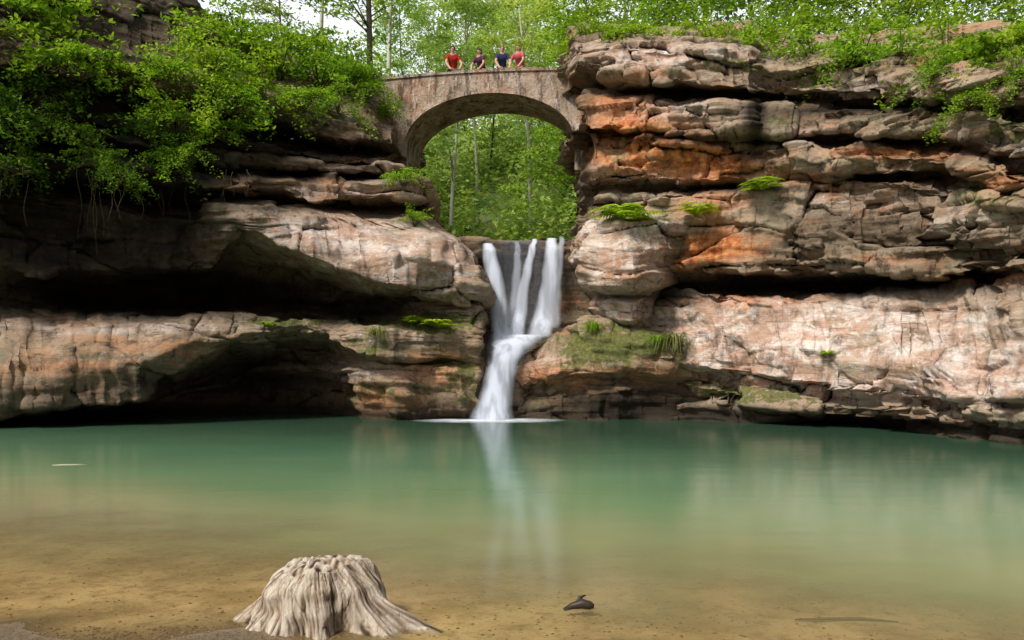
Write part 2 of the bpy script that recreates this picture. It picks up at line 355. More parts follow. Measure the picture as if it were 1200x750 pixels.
def Yb(u): return np.interp(u, [640, 700, 800, 900, 1000, 1100, 1200, 1350], [25.8, 25.2, 24, 23, 21.5, 19.5, 17.5, 15.0])
Rr = [
 [(668,30,6),(760,30,6),(885,34,6),(1000,40,6),(1200,20,6),(1350,0,6)],
 [(674,57,0),(760,54,-.2),(880,60,-.2),(900,74,.9),(1000,78,.6),(1100,84,.3),(1200,88,.1),(1350,90,0)],
 [(676,74,-.1),(720,90,-.2),(760,97,-.3),(880,104,-.2),(900,107,.8),(1000,112,.4),(1100,118,.1),(1200,126,-.1),(1350,130,-.1)],
 [(694,98,1.9),(760,107,2.2),(880,113,2.2),(1000,121,1.9),(1100,126,1.6),(1200,135,1.3),(1350,140,.8)],
 [(687,112,.1),(760,119,0),(880,123,.1),(900,126,.5),(1000,130,.1),(1100,136,0),(1200,143,0),(1350,150,0)],
 [(682,145,0),(720,149,-.2),(760,152,-.3),(872,158,-.1),(886,158,1.2),(900,158,.1),(1000,156,-.2),(1100,162,-.1),(1200,183,-.2),(1350,200,0)],
 [(694,151,1.4),(760,160,1.4),(880,167,1.6),(1000,165,1.3),(1100,170,1.4),(1200,191,1.3),(1350,206,.6)],
 [(690,160,.3),(760,167,.1),(870,173,.2),(884,173,1.1),(900,173,.2),(1000,172,.0),(1100,177,.1),(1200,197,.1),(1350,212,0)],
 [(692,188,.2),(760,191,0),(870,194,.3),(1000,186,-.3),(1100,190,-.2),(1200,213,-.1),(1350,232,0)],
 [(696,212,.3),(760,213,.1),(870,213,.4),(1000,202,.0),(1100,204,0),(1200,230,.1),(1350,250,0)],
 [(704,219,1.6),(800,221,1.5),(870,219,1.8),(1000,208,1.5),(1100,209,1.5),(1200,237,1.4),(1350,255,.7)],
 [(700,227,.3),(800,228,.3),(870,224,.4),(1000,214,.1),(1100,214,.0),(1200,242,0),(1350,260,0)],
 [(690,260,-.1),(800,266,.1),(900,260,-.2),(1000,258,-.3),(1100,264,-.3),(1200,274,-.2),(1350,290,0)],
 [(690,300,.2),(800,318,.2),(835,322,-.1),(900,318,-.3),(1000,318,-.4),(1100,318,-.3),(1200,315,-.2),(1350,320,-.2)],
 [(705,328,1.0),(800,333,2.0),(850,333,2.9),(1000,328,3.3),(1150,323,2.2),(1200,319,.8),(1350,325,.5)],
 [(712,345,1.2),(800,347,2.2),(900,349,3.2),(1000,347,3.4),(1100,343,2.8),(1180,327,1.2),(1200,321,.5),(1350,330,.5)],
 [(735,345,.8),(800,338,.5),(850,344,.4),(900,347,.4),(1000,345,.4),(1100,339,.4),(1200,320,.4),(1350,330,.4)],
 [(742,356,.5),(800,348,.1),(900,357,.0),(1000,357,.0),(1100,353,.0),(1200,336,.1),(1350,346,.1)],
 [(752,396,.0),(800,390,-.4),(900,396,-.5),(1000,400,-.6),(1100,402,-.6),(1200,396,-.5),(1350,406,-.5)],
 [(760,436,-.1),(800,430,-.5),(900,443,-.9),(1000,462,-1.1),(1100,468,-1.1),(1200,466,-1.0),(1350,480,-1.0)],
 [(764,444,.4),(800,440,.1),(900,452,-.3),(1000,470,-.5),(1100,476,-.5),(1200,476,-.4),(1350,490,-.4)],
 [(766,450,.0),(800,448,-.3),(900,458,-.8),(1000,474,-1.0),(1100,481,-1.0),(1200,484,-.9),(1350,498,-.9)],
 [(768,464,.0),(800,464,-.3),(900,475,-.8),(940,481,-1.0),(1090,490,-1.0),(1200,505,-.9),(1350,520,-.9)],
 [(766,470,.1),(800,472,.1),(900,482,-.5),(940,487,.4),(1020,489,.9),(1090,494,.2),(1130,498,-.5),(1200,509,-.6),(1350,524,-.6)],
 [(766,None,.1),(800,None,0),(900,None,-.6),(940,None,.4),(1020,None,.9),(1090,None,.2),(1130,None,-.5),(1200,None,-.6),(1350,None,-.6)],
]
pr = [('r',740,150,60,25,1),('r',760,190,80,22,1.1),('r',840,190,45,22,1.1),('r',850,288,50,18,1.1),('r',1040,178,90,10,.8),('r',950,392,60,7,.7),('r',1180,212,50,14,.6),('r',1000,450,250,12,.45),('r',880,352,70,10,1.1),('r',1150,328,60,9,.9),('r',800,300,40,20,.9),('r',720,120,40,12,.7),('r',960,210,70,12,.5),('r',830,240,50,16,.7),('r',1040,305,80,10,.5),('r',1040,420,60,8,.6),
 ('p',770,66,110,14,1),('p',800,130,70,12,.6),('p',1000,385,220,44,1.15),('p',860,405,90,32,1),('p',1180,160,50,25,.9),('p',1000,455,210,14,.8),('p',1150,440,90,36,.9),('p',1000,235,150,14,.35),('p',760,210,60,10,.6),('p',1010,100,150,14,.5),('p',960,160,60,12,.5),('p',1120,260,60,14,.4),
 ('m',860,462,90,16,.5),('m',1180,155,40,26,.75),('m',960,488,110,8,.4),('m',785,425,35,40,.75),('m',920,460,80,12,.35),('m',850,75,50,12,.6),('m',1150,235,50,14,.65),('m',960,95,90,16,.65),('m',920,140,40,14,.55),('m',1090,120,70,16,.65),('m',730,70,50,10,.4),
 ('d',1000,336,190,10,1.3),('d',780,107,110,7,1),('d',1000,500,130,10,1.1),('d',850,486,60,12,.9),('d',985,270,90,26,.5),('d',1000,128,140,8,1),('d',1130,290,90,24,.5),('d',885,140,12,36,1),('d',780,345,50,12,1),('d',680,200,16,100,.7),('d',920,140,60,10,.5),('d',860,221,130,5,1),('d',800,162,100,5,1),('d',1080,168,130,5,.9),('d',1050,208,120,5,.9),('d',920,300,70,14,.4)]  # d: shade painted into undercuts and notches, with some dark rock
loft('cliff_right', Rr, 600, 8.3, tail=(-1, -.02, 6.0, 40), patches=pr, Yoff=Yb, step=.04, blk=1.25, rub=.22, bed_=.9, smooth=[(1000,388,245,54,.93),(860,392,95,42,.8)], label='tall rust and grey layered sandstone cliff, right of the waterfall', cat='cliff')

Cc = [
 [(535,285,30),(600,286,30),(720,284,30)],
 [(535,281,25.9),(565,281,26),(600,285,26.1),(640,279,26.0),(668,276,25.9),(720,276,25.9)],
 [(535,330,26.2),(600,330,26.4),(640,330,26.3),(720,330,26.2)],
 [(535,390,25.8),(600,392,26.0),(660,385,26.0),(720,380,25.8)],
 [(535,404,24.9),(600,402,25.1),(620,404,25.2),(720,400,25.2)],
 [(535,440,24.6),(600,440,24.9),(720,440,24.8)],
 [(535,None,24.5),(600,None,24.7),(720,None,24.6)],
]
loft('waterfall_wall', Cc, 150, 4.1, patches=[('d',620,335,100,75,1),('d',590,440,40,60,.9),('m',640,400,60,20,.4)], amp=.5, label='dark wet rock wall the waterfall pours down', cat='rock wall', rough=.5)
Mm = [
 [(598,420,25.6),(650,395,26),(690,382,26),(740,388,25.8),(830,392,25.5)],
 [(604,416,24.6),(650,390,24.4),(690,376,24.2),(740,383,24.0),(790,390,23.9),(830,400,24.2)],
 [(600,440,24.2),(650,416,23.8),(690,405,23.6),(740,408,23.4),(790,412,23.4),(830,420,23.9)],
 [(606,454,24.1),(650,446,23.6),(690,436,23.4),(740,436,23.3),(790,440,23.3),(830,446,23.8)],
 [(608,460,24.6),(650,454,24.4),(690,446,24.2),(740,445,24.1),(790,448,24.0),(830,452,24.3)],
 [(606,468,24.3),(650,464,23.8),(690,458,23.6),(740,458,23.5),(790,462,23.5),(830,466,23.9)],
 [(606,None,24.4),(650,None,23.9),(690,None,23.7),(740,None,23.6),(790,None,23.6),(830,None,23.9)],
]
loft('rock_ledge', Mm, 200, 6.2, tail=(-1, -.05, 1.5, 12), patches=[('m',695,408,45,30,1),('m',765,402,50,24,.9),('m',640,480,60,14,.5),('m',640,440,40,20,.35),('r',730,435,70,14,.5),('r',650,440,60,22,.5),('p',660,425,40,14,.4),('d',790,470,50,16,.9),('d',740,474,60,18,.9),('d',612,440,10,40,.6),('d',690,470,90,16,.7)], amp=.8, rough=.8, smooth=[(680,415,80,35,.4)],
     label='rounded mossy rock ledge at the pool edge just right of the waterfall foot', cat='rock ledge')
Bb = [
 [(700,258,26.4),(735,250,26.4),(806,254,26.0)],
 [(694,256,24.6),(730,249,24.2),(775,250,24.2),(808,256,24.8)],
 [(682,268,23.9),(720,262,23.2),(770,262,23.3),(808,266,24.3)],
 [(668,292,23.7),(700,290,23.0),(735,288,22.5),(775,290,22.9),(808,288,24.2)],
 [(678,314,23.7),(715,316,22.8),(745,318,22.4),(780,316,23.1),(804,310,24.3)],
 [(688,334,23.9),(716,338,23.0),(745,340,22.8),(775,336,23.6),(794,330,24.8)],
 [(698,343,24.5),(720,347,23.9),(742,349,23.9),(758,346,24.4),(778,340,25.2)],
 [(698,353,24.2),(718,355,23.5),(738,356,23.5),(752,355,24.0),(768,350,25.0)],
 [(708,370,24.0),(726,374,23.4),(742,376,23.4),(758,374,23.9),(768,372,24.8)],
 [(712,384,24.6),(735,392,24.3),(768,388,24.8)],
]
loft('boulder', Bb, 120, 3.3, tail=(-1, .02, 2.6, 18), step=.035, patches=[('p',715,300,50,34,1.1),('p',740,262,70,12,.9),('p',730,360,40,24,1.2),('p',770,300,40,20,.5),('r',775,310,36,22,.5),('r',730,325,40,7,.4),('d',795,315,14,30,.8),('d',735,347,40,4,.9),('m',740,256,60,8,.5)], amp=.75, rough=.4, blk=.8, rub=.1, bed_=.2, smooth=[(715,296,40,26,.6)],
     label='big pale angular boulder tapering down to the mossy ledge, right of the waterfall', cat='boulder', kind=None)

# ------------------------------------------------------------------ ground, hill, water
def grid_mesh(name, xs, ys, fz, mat, smooth=True):
    X, Yy = np.meshgrid(xs, ys); Z = fz(X, Yy)
    V = np.stack([X, Yy, Z], -1).reshape(-1, 3); i = np.arange(X.size).reshape(X.shape)
    Q = np.stack([i[:-1, :-1], i[:-1, 1:], i[1:, 1:], i[1:, :-1]], -1).reshape(-1, 4)
    return link(name, mesh_np(name, V, Q, smooth), mat)
def bed(x, y):
    s = 4.75+.54*sstep(.4, -2.0, x)+.05*np.sin(x*3)
    z = np.where(y < s, .05*(s-y), -.045*(y-s)-.010*np.maximum(0, y-9)**1.5)
    z = np.maximum(z, -1.4)
    z = z+.012*fbm(x*1.3, y*1.3, 0*x, 4)
    unseen_bank = np.maximum(np.clip((-1.5-y)*.55, 0, 11), np.where(y < 40, np.clip((np.abs(x)-13.5)*1.1, 0, 7), 0))  # unseen banks behind and beside the camera, added to block low sky light
    return z+unseen_bank+unseen_bank.clip(0, 1)*.8*perlin(x*.3, y*.3, 1.5)
def sand():
    t = NT('wet_sand'); p = t.pos()
    n = t.noise(p, 1.3, 7, .65); f = t.noise(p, 26, 6, .8); g = t.noise(p, 7, 6, .7)
    c = t.mix(t.rng(n, .35, .65), (.35, .25, .125), (.55, .42, .235))
    c = t.mix(t.rng(g, .48, .64, 0, .55), c, (.21, .145, .07))
    c = t.mix(t.rng(f, .55, .63, 0, .65), c, (.09, .06, .03))
    c = t.mix(t.rng(t.noise(p, 60, 3, .6), .62, .7, 0, .5), c, (.66, .58, .44))
    z = t.n('ShaderNodeSeparateXYZ'); t.set(z.inputs[0], p)
    c = t.mix(t.rng(z.outputs[2], -.03, .010, 0, .85), c, t.mix(t.rng(f, .4, .6), (.03, .022, .014), (.13, .095, .06)))
    c = t.mix(t.rng(z.outputs[2], .3, 1.0), c, t.mix(n, (.05, .06, .02), (.10, .08, .04)))
    return t.done(t.bsdf(c, .7, t.bump(t.math('ADD', f, g), .6, .02), .3))
xs = np.concatenate([[-300,-120,-60,-40,-30,-25,-22,-19,-16.5], np.linspace(-14, 14, 180), [16.5,19,22,25,30,40,60,120,300]])
ys = np.concatenate([[-300,-100,-50,-30,-24,-18,-12,-8,-5,-2,0], np.linspace(3, 12, 150), np.linspace(12.2, 29, 60), [60, 120, 400]])
tag(grid_mesh('ground', xs, ys, bed, sand()), 'amber sandy bed and shore of the pool', 'ground', kind='structure')

def hz(x, y):
    x = np.asarray(x, float); y = np.asarray(y, float)
    zc = 5.2+np.maximum(0, y-40)*.58
    zs = 10.7+.14*(y-30)+.10*np.maximum(0, np.abs(x)-6)
    w = sstep(2.6, 5.6, np.abs(x+.8))
    z = zc*(1-w)+np.maximum(zc, zs)*w
    z = np.minimum(z, 19+.03*y)
    return z+.35*perlin(x*.25, y*.25, 2.5)
def litter():
    t = NT('forest_floor'); p = t.pos(); n = t.noise(p, .8, 7, .7); f = t.noise(p, 6, 6, .75)
    c = t.mix(t.rng(n, .4, .6), (.12, .20, .05), (.16, .16, .075)); c = t.mix(t.rng(f, .45, .65, 0, .7), c, (.20, .34, .08))
    return t.done(t.bsdf(c, .95, t.bump(f, .8, .15), .1))
tag(grid_mesh('hillside', np.concatenate([np.linspace(-90,-16,20), np.linspace(-15,15,90), np.linspace(16,90,20)]), np.concatenate([np.linspace(27.5, 60, 90), np.linspace(62, 130, 25)]), hz, litter()),
    'wooded hillside and gorge floor behind the bridge', 'hillside', kind='structure')

def water():
    t = NT('pool_water'); p = t.pos(); s = t.n('ShaderNodeSeparateXYZ'); t.set(s.inputs[0], p)
    n = t.noise(t.map(p, (.35, .5, 1)), 1.0, 5, .6)
    n2 = t.noise(t.map(p, (.12, .35, 1)), 1.0, 3, .5)
    d = t.math('ADD', t.math('ADD', s.outputs[1], t.math('MULTIPLY', s.outputs[0], .36)), t.math('MULTIPLY', t.math('SUBTRACT', n, .5), 3.2))
    fac = t.rng(d, 4.8, 8.8, .04, .96)
    deep = t.ramp(t.rng(d, 4.5, 22.0), [(0, (.29, .25, .12)), (.15, (.235, .265, .13)), (.27, (.155, .25, .125)), (.5, (.105, .21, .115)), (.8, (.058, .13, .072)), (1, (.034, .08, .046))])
    deep = t.mix(t.rng(n2, .35, .65, 0, .30), deep, t.mix(1.0, deep, (.65, .72, .64), 'MULTIPLY'))
    df = t.n('ShaderNodeBsdfDiffuse'); t.set(df.inputs[0], deep)
    tr = t.n('ShaderNodeBsdfTransparent'); t.set(tr.inputs[0], (.96, .92, .80))
    m1 = t.n('ShaderNodeMixShader'); t.set(m1.inputs[0], fac); t.set(m1.inputs[1], tr.outputs[0]); t.set(m1.inputs[2], df.outputs[0])
    bp = t.bump(t.noise(t.map(p, (.5, 1.3, 1)), 1.2, 3, .5), .10, .05)
    gl = t.n('ShaderNodeBsdfGlossy'); gl.inputs['Roughness'].default_value = .14; t.set(gl.inputs['Normal'], bp)
    fr = t.n('ShaderNodeFresnel'); fr.inputs[0].default_value = 1.33
    m2 = t.n('ShaderNodeMixShader'); t.set(m2.inputs[0], t.math('MULTIPLY', fr.outputs[0], .95)); t.set(m2.inputs[1], m1.outputs[0]); t.set(m2.inputs[2], gl.outputs[0])
    return t.done(m2.outputs[0])
tag(grid_mesh('water', np.linspace(-26, 26, 30), np.linspace(2.0, 30, 30), lambda x, y: 0*x, water()), 'still emerald green pool fading to clear amber near the shore', 'water', kind='structure')

# ------------------------------------------------------------------ waterfall
def fallmat(name, dens):
    t = NT(name); e, k, _, _ = t.mask(); p = t.pos()
    st = t.noise(t.map(p, (4, 4, .10)), 1.0, 2, .5)
    a = t.math('MULTIPLY', t.rng(e, .0, 1.0), t.rng(st, .32, .60, .60, 1), clamp=True); a = t.math('MULTIPLY', a, dens, clamp=True)
    df = t.n('ShaderNodeBsdfDiffuse'); t.set(df.inputs[0], (.78, .84, .97))
    tl = t.n('ShaderNodeBsdfTranslucent'); t.set(tl.inputs[0], (.78, .84, .97))
    m0 = t.n('ShaderNodeMixShader'); m0.inputs[0].default_value = .3; t.set(m0.inputs[1], df.outputs[0]); t.set(m0.inputs[2], tl.outputs[0])
    tr = t.n('ShaderNodeBsdfTransparent'); m = t.n('ShaderNodeMixShader'); t.set(m.inputs[0], a); t.set(m.inputs[1], tr.outputs[0]); t.set(m.inputs[2], m0.outputs[0])
    return t.done(m.outputs[0])
M['fall'] = fallmat('falling_water', .9); M['fall_thin'] = fallmat('thin_falling_water', .4); M['veil'] = fallmat('water_veil', .08)
wf = empty('waterfall', P(580, 489, 24.4)); tag(wf, 'silky white waterfall dropping in strands from the lip into the pool', 'waterfall')
def strand(pts, mat, nx=13, ny=70, bulge=.05):
    k = np.array(pts, float); s = np.linspace(0, 1, ny); kk = np.linspace(0, 1, len(k))
    c = np.stack([np.interp(s, kk, k[:, i]) for i in range(4)], 1); c = gsm(c, 10, 0)
    V = []; A = []
    for i, (u, v, Y, hw) in enumerate(c):
        wob = 1.6*float(perlin(i*.11, pts[0][0]*.3, 2.2))
        for j in range(nx):
            q = j/(nx-1)*2-1
            pt = P(u+wob+hw*q, v, Y); pt.y -= bulge*(1-q*q)*hw/14
            V.append(pt-wf.location); A.append(((1-q*q)*min(1, (ny-1-i)/6+.25)*min(1, i/2+.4), 0, 0, 1))
    ix = np.arange(len(V)).reshape(ny, nx)
    Q = np.stack([ix[:-1, :-1], ix[1:, :-1], ix[1:, 1:], ix[:-1, 1:]], -1).reshape(-1, 4)
    me = mesh_np('strand', np.array([tuple(v) for v in V]), Q, True); setmask(me, A)
    link('strand', me, mat, wf)
T = M['fall']; Tn = M['fall_thin']
strand([(570,281,26.0,5),(573,292,25.5,9),(579,325,25.3,12),(586,365,25.2,13),(591,406,24.75,16)], T)
strand([(606,282,26,3),(606,300,25.6,5),(605,350,25.42,8),(601,404,24.88,12)], Tn)
strand([(627,279,26,3),(624,290,25.5,5),(615,330,25.3,7),(609,370,25.2,9),(602,404,24.75,13)], T)
strand([(646,278,26,6),(647,290,25.6,9),(644,330,25.4,11),(638,368,25.3,14),(631,398,24.9,17)], T)
strand([(658,276,26,3),(657,292,25.62,5),(652,330,25.46,7),(648,365,25.3,10),(646,386,25.1,12)], Tn)
strand([(612,281,26,44),(612,300,25.66,44),(612,350,25.48,44),(606,400,25.1,40)], M['veil'], 21)
strand([(610,391,25.05,38),(599,404,24.5,30),(590,422,24.2,21),(584,450,24.0,20),(579,475,23.85,23),(575,495,23.72,30)], T, 17, 70, .10)
def foam():
    t = NT('white_foam'); e, _, _, _ = t.mask(); p = t.pos()
    a = t.math('MULTIPLY', e, t.rng(t.noise(p, 2.2, 4, .6), .25, .65, .45, 1), clamp=True)
    df = t.n('ShaderNodeBsdfDiffuse'); t.set(df.inputs[0], (.84, .90, .95)); tr = t.n('ShaderNodeBsdfTransparent'); m = t.n('ShaderNodeMixShader')
    t.set(m.inputs[0], a); t.set(m.inputs[1], tr.outputs[0]); t.set(m.inputs[2], df.outputs[0]); return t.done(m.outputs[0])
V = [(0, 0, 0)]; A = [(1, 0, 0, 1)]; Q = []; nr, na = 10, 40
for i in range(1, nr+1):
    for j in range(na):
        a = 2*math.pi*j/na; r = i/nr
        V.append((math.cos(a)*2.3*r, math.sin(a)*1.1*r, 0)); A.append(((1-r)**.8, 0, 0, 1))
for j in range(na): Q.append((0, 1+j, 1+(j+1) % na))
for i in range(nr-1):
    for j in range(na):
        Q.append((1+i*na+j, 1+(i+1)*na+j, 1+(i+1)*na+(j+1) % na, 1+i*na+(j+1) % na))
me = bpy.data.meshes.new('foam'); me.from_pydata(V, [], Q); me.update(); setmask(me, A)
fo = link('foam', me, foam(), wf); fc = P(572, 490, 23.6); fo.location = Vector((fc.x, 23.55, .006))-wf.location

# ------------------------------------------------------------------ bridge
def stone(k=1.0):
    t = NT('bridge_stone'); p = t.obj()
    n = t.noise(p, 1.6, 8, .7); f = t.noise(p, 9, 8, .78)
    c = t.mix(t.rng(n, .35, .65), (.32*k, .225*k, .15*k), (.58*k, .46*k, .37*k))
    c = t.mix(t.rng(t.noise(p, 1.1, 5, .65), .48, .60, 0, .6), c, (.50*k, .275*k, .175*k))
    stn = t.rng(t.noise(t.map(p, (2.2, 2.2, .6)), 1, 7, .74, .4), .48, .60)
    c = t.mix(t.math('MULTIPLY', stn, .8), c, (.075, .05, .035))
    wh = t.rng(t.noise(t.map(p, (3.2, 3.2, .8)), 1.3, 7, .75, .4), .53, .62)
    c = t.mix(t.math('MULTIPLY', wh, .75), c, (.70, .63, .56))
    c = t.mix(t.rng(f, .51, .65, 0, .68), c, (.085, .06, .042))
    return t.done(t.bsdf(c, .92, t.bump(t.math('ADD', n, f), 1.0, .10), .15))
M['stone'] = stone()
A0 = Vector((-4.93, 29.3, 0)); A1 = Vector((1.80, 28.45, 0)); ang = math.atan2(A1.y-A0.y, A1.x-A0.x)
br = empty('stone_bridge', (A0.x, A0.y, 0), ang); tag(br, 'old stone arch footbridge spanning the gorge above the waterfall', 'bridge')
BW = 2.45; XL, XR = -1.6, 8.6; XC = 4.12; AA = 3.05; ZS = 9.45; BB = 1.76
def arch(x): return ZS+BB*math.sqrt(max(0, 1-((x-XC)/AA)**2))
xsb = XC-AA*np.cos(np.linspace(0, math.pi, 48))
def topz(x): return 11.86+.20*math.cos((x-XC)/5*1.45)
def body_bm():
    bm = bmesh.new(); f1 = None
    def prism(poly):
        a = [bm.verts.new((x, 0, z)) for x, z in poly]; b = [bm.verts.new((x, BW, z)) for x, z in poly]; n = len(poly)
        bm.faces.new(a); bm.faces.new(b[::-1])
        for i in range(n): bm.faces.new((a[(i+1) % n], a[i], b[i], b[(i+1) % n]))
    for i in range(len(xsb)-1):
        x0, x1 = xsb[i], xsb[i+1]
        f0 = [bm.verts.new((x0, y, z)) for y, z in ((0, arch(x0)), (0, 11.35), (BW, 11.35), (BW, arch(x0)))] if i == 0 else f1
        f1 = [bm.verts.new((x1, y, z)) for y, z in ((0, arch(x1)), (0, 11.35), (BW, 11.35), (BW, arch(x1)))]
        for k in range(4): bm.faces.new((f0[k], f0[(k+1) % 4], f1[(k+1) % 4], f1[k]))
    prism([(XL, 8.4), (xsb[0]-.001, 8.4), (xsb[0]-.001, 11.35), (XL, 11.35)])
    prism([(xsb[-1]+.001, 8.4), (XR, 8.4), (XR, 11.35), (xsb[-1]+.001, 11.35)])
    bmesh.ops.recalc_face_normals(bm, faces=bm.faces); return bm
def bmobj(name, bm, mat, parent, smooth=False):
    me = bpy.data.meshes.new(name); bm.to_mesh(me); bm.free()
    if smooth: me.polygons.foreach_set('use_smooth', [True]*len(me.polygons))
    return link(name, me, mat, parent)
bmobj('spandrel_wall', body_bm(), M['stone'], br)
def strip_bm(xs_, zlo, zhi, y0, y1):
    bm = bmesh.new(); prev = None
    for x in xs_:
        cur = [bm.verts.new((x, y, z)) for y, z in ((y0, zlo(x)), (y0, zhi(x)), (y1, zhi(x)), (y1, zlo(x)))]
        if prev:
            for k in range(4): bm.faces.new((prev[k], prev[(k+1) % 4], cur[(k+1) % 4], cur[k]))
        else: bm.faces.new(cur)
        prev = cur
    bm.faces.new(prev[::-1]); bmesh.ops.recalc_face_normals(bm, faces=bm.faces); return bm
xl = np.linspace(XL, XR, 90)
jit = lambda x: .028*float(perlin(x*2.1, 3.3, 1.2))+.024*float(perlin(x*6, 3.3, 1.2))
for y0 in (.004, BW-.30):
    bmobj('parapet', strip_bm(xl, lambda x: 11.352, lambda x: topz(x)-.10, y0, y0+.28), M['stone'], br)
    bmobj('coping', strip_bm(xl, lambda x: topz(x)-.098, lambda x: topz(x)+jit(x), y0-.05, y0+.34), M['stone'], br)
ring = strip_bm(XC-AA*np.cos(np.linspace(.12, math.pi-.12, 48)), lambda x: arch(x)+.003, lambda x: arch(x)+.16+.12*(abs(x-XC)/3)**2+jit(x+3)*.8, -.05, .0-.002)
bmobj('arch_ring', ring, stone(1.15), br)

# ------------------------------------------------------------------ people
def skin_mesh(name, verts, edges, rads, sub=2):
    me = bpy.data.meshes.new(name+'_tmp'); me.from_pydata(verts, edges, []); me.update()
    o = bpy.data.objects.new(name+'_tmp', me); COL.objects.link(o)
    o.modifiers.new('Skin', 'SKIN'); sd = o.modifiers.new('Sub', 'SUBSURF'); sd.levels = sub; sd.render_levels = sub
    for i, r in enumerate(rads):
        r = r if hasattr(r, '__len__') else (r, r)
        me.skin_vertices[0].data[i].radius = r
    par = list(range(len(verts)))
    def fd(a):
        while par[a] != a: a = par[a]
        return a
    for a, b in edges:
        ra, rb = fd(a), fd(b)
        if ra != rb: par[max(ra, rb)] = min(ra, rb)
    for i in range(len(verts)): me.skin_vertices[0].data[i].use_root = (fd(i) == i)
    dg = bpy.context.evaluated_depsgraph_get(); dg.update()
    nm = bpy.data.meshes.new_from_object(o.evaluated_get(dg)); nm.name = name
    bpy.data.objects.remove(o); nm.polygons.foreach_set('use_smooth', [True]*len(nm.polygons))
    nm.materials.clear(); return nm
skinm = plain('skin', (.52, .30, .21), .6, .1); darkm = plain('eye_dark', (.02, .015, .012), .3, .1)
def person(x, turn, shirt, trou, hairc, label, sc=1.0, sway=0, longhair=False, hunch=0.0, back=.62):
    wx = A0+Vector((math.cos(ang), math.sin(ang), 0))*x+Vector((-math.sin(ang), math.cos(ang), 0))*back
    r = empty('person', (wx.x, wx.y, 11.353), ang+turn, sc); tag(r, label, 'person')
    dz = -hunch*.45
    V = [(0,.05,.90),(0,.02,1.06),(0+sway*.3,-.06-hunch*.5,1.22+dz*.3),(sway*.5,-.11-hunch,1.36+dz*.7),(sway*.6,-.13-hunch,1.43+dz*.8),(sway*.7,-.15-hunch,1.49+dz),(sway*.7,-.165-hunch,1.55+dz),(sway*.7,-.15-hunch,1.61+dz)]
    R = [(.14,.11),(.125,.10),(.15,.105),(.075,.07),(.052,.052),(.066,.075),(.075,.088),(.055,.062)]
    E = [(i, i+1) for i in range(7)]
    V += [(sway*.7,-.262-hunch,1.535+dz)]; R += [.012]; E += [(6, 8)]
    for s in (-1, 1):
        b = len(V)
        V += [(s*.17+sway*.4,-.09-hunch,1.33+dz*.7),(s*.27,-.20-hunch*.5,1.06),(s*.16,-.41,.80),(s*.12,-.47,.775)]
        R += [.062,.045,.034,(.036,.02)]; E += [(3, b),(b, b+1),(b+1, b+2),(b+2, b+3)]
        for fi, (ox, ln) in enumerate(((-.03,.07),(-.010,.085),(.010,.08),(.028,.062))):
            q = len(V); p0 = Vector((s*.12+ox,-.485,.778))
            V += [tuple(p0), tuple(p0+Vector((-s*.006,-ln*.55,.004))), tuple(p0+Vector((-s*.01,-ln*.9,-.022)))]; R += [.009,.0085,.007]; E += [(q, q+1),(q+1, q+2)]
        q = len(V); V += [(s*.125-s*.03,-.44,.78),(s*.125-s*.06,-.475,.775),(s*.125-s*.065,-.50,.768)]; R += [.011,.010,.008]; E += [(q, q+1),(q+1, q+2)]
        b = len(V)
        V += [(s*.095,.05,.84),(s*.11,.0,.48),(s*.11,.06,.09),(s*.12,-.10,.045)]; R += [.085,.058,.042,.04]; E += [(0, b),(b, b+1),(b+1, b+2),(b+2, b+3)]
    link('body', skin_mesh('body', V, E, R), skinm, r)
    hp = Vector((sway*.7, -.15-hunch, 1.55+dz))
    V = [(0,.04,.90),(0,.02,1.06),(sway*.3,-.06-hunch*.5,1.22+dz*.3),(sway*.5,-.105-hunch,1.355+dz*.7)]; R = [(.16,.13),(.15,.12),(.175,.125),(.10,.09)]; E = [(0,1),(1,2),(2,3)]
    for s in (-1, 1):
        b = len(V); V += [(s*.17+sway*.4,-.09-hunch,1.33+dz*.7),(s*.235+sway*.2,-.155-hunch*.8,1.16+dz*.3)]; R += [.080,.066]; E += [(3, b),(b, b+1)]
    link('shirt', skin_mesh('shirt', V, E, R), shirt, r)
    V = [(0,.05,.90)]; R = [(.155,.125)]; E = []
    for s in (-1, 1):
        b = len(V); V += [(s*.095,.05,.82),(s*.11,.0,.48),(s*.11,.055,.11)]; R += [.10,.075,.062]; E += [(0, b),(b, b+1),(b+1, b+2)]
    link('trousers', skin_mesh('trousers', V, E, R), trou, r)
    bm = bmesh.new(); bmesh.ops.create_icosphere(bm, subdivisions=3, radius=1)
    for v in bm.verts:
        c = v.co
        zz = c.z*.095 if c.z > 0 else c.z*(.20 if longhair and c.y > -.1 else .085)
        if c.y < -.2 and c.z < .35: c.y *= .3
        v.co = hp+Vector((c.x*.088, c.y*.108+.016, zz+.030))
    bmobj('hair', bm, hairc, r, True)
    for s in (-1, 1):
        bm = bmesh.new(); bmesh.ops.create_uvsphere(bm, u_segments=8, v_segments=6, radius=.011)
        for v in bm.verts: v.co += hp+Vector((s*.030, -.092, .005))
        bmobj('eye', bm, darkm, r, True)
        bm = bmesh.new(); bmesh.ops.create_uvsphere(bm, u_segments=8, v_segments=6, radius=.02)
        for v in bm.verts: v.co = Vector((v.co.x*.5, v.co.y, v.co.z*1.4))+hp+Vector((s*.078, .0, -.01))
        bmobj('ear', bm, skinm, r, True)
    bm = bmesh.new(); bmesh.ops.create_uvsphere(bm, u_segments=8, v_segments=6, radius=.014)
    for v in bm.verts: v.co = Vector((v.co.x*1.5, v.co.y*.5, v.co.z*.45))+hp+Vector((0, -.088, -.052))
    bmobj('mouth', bm, plain('lips', (.35, .12, .10), .5, .1), r, True)
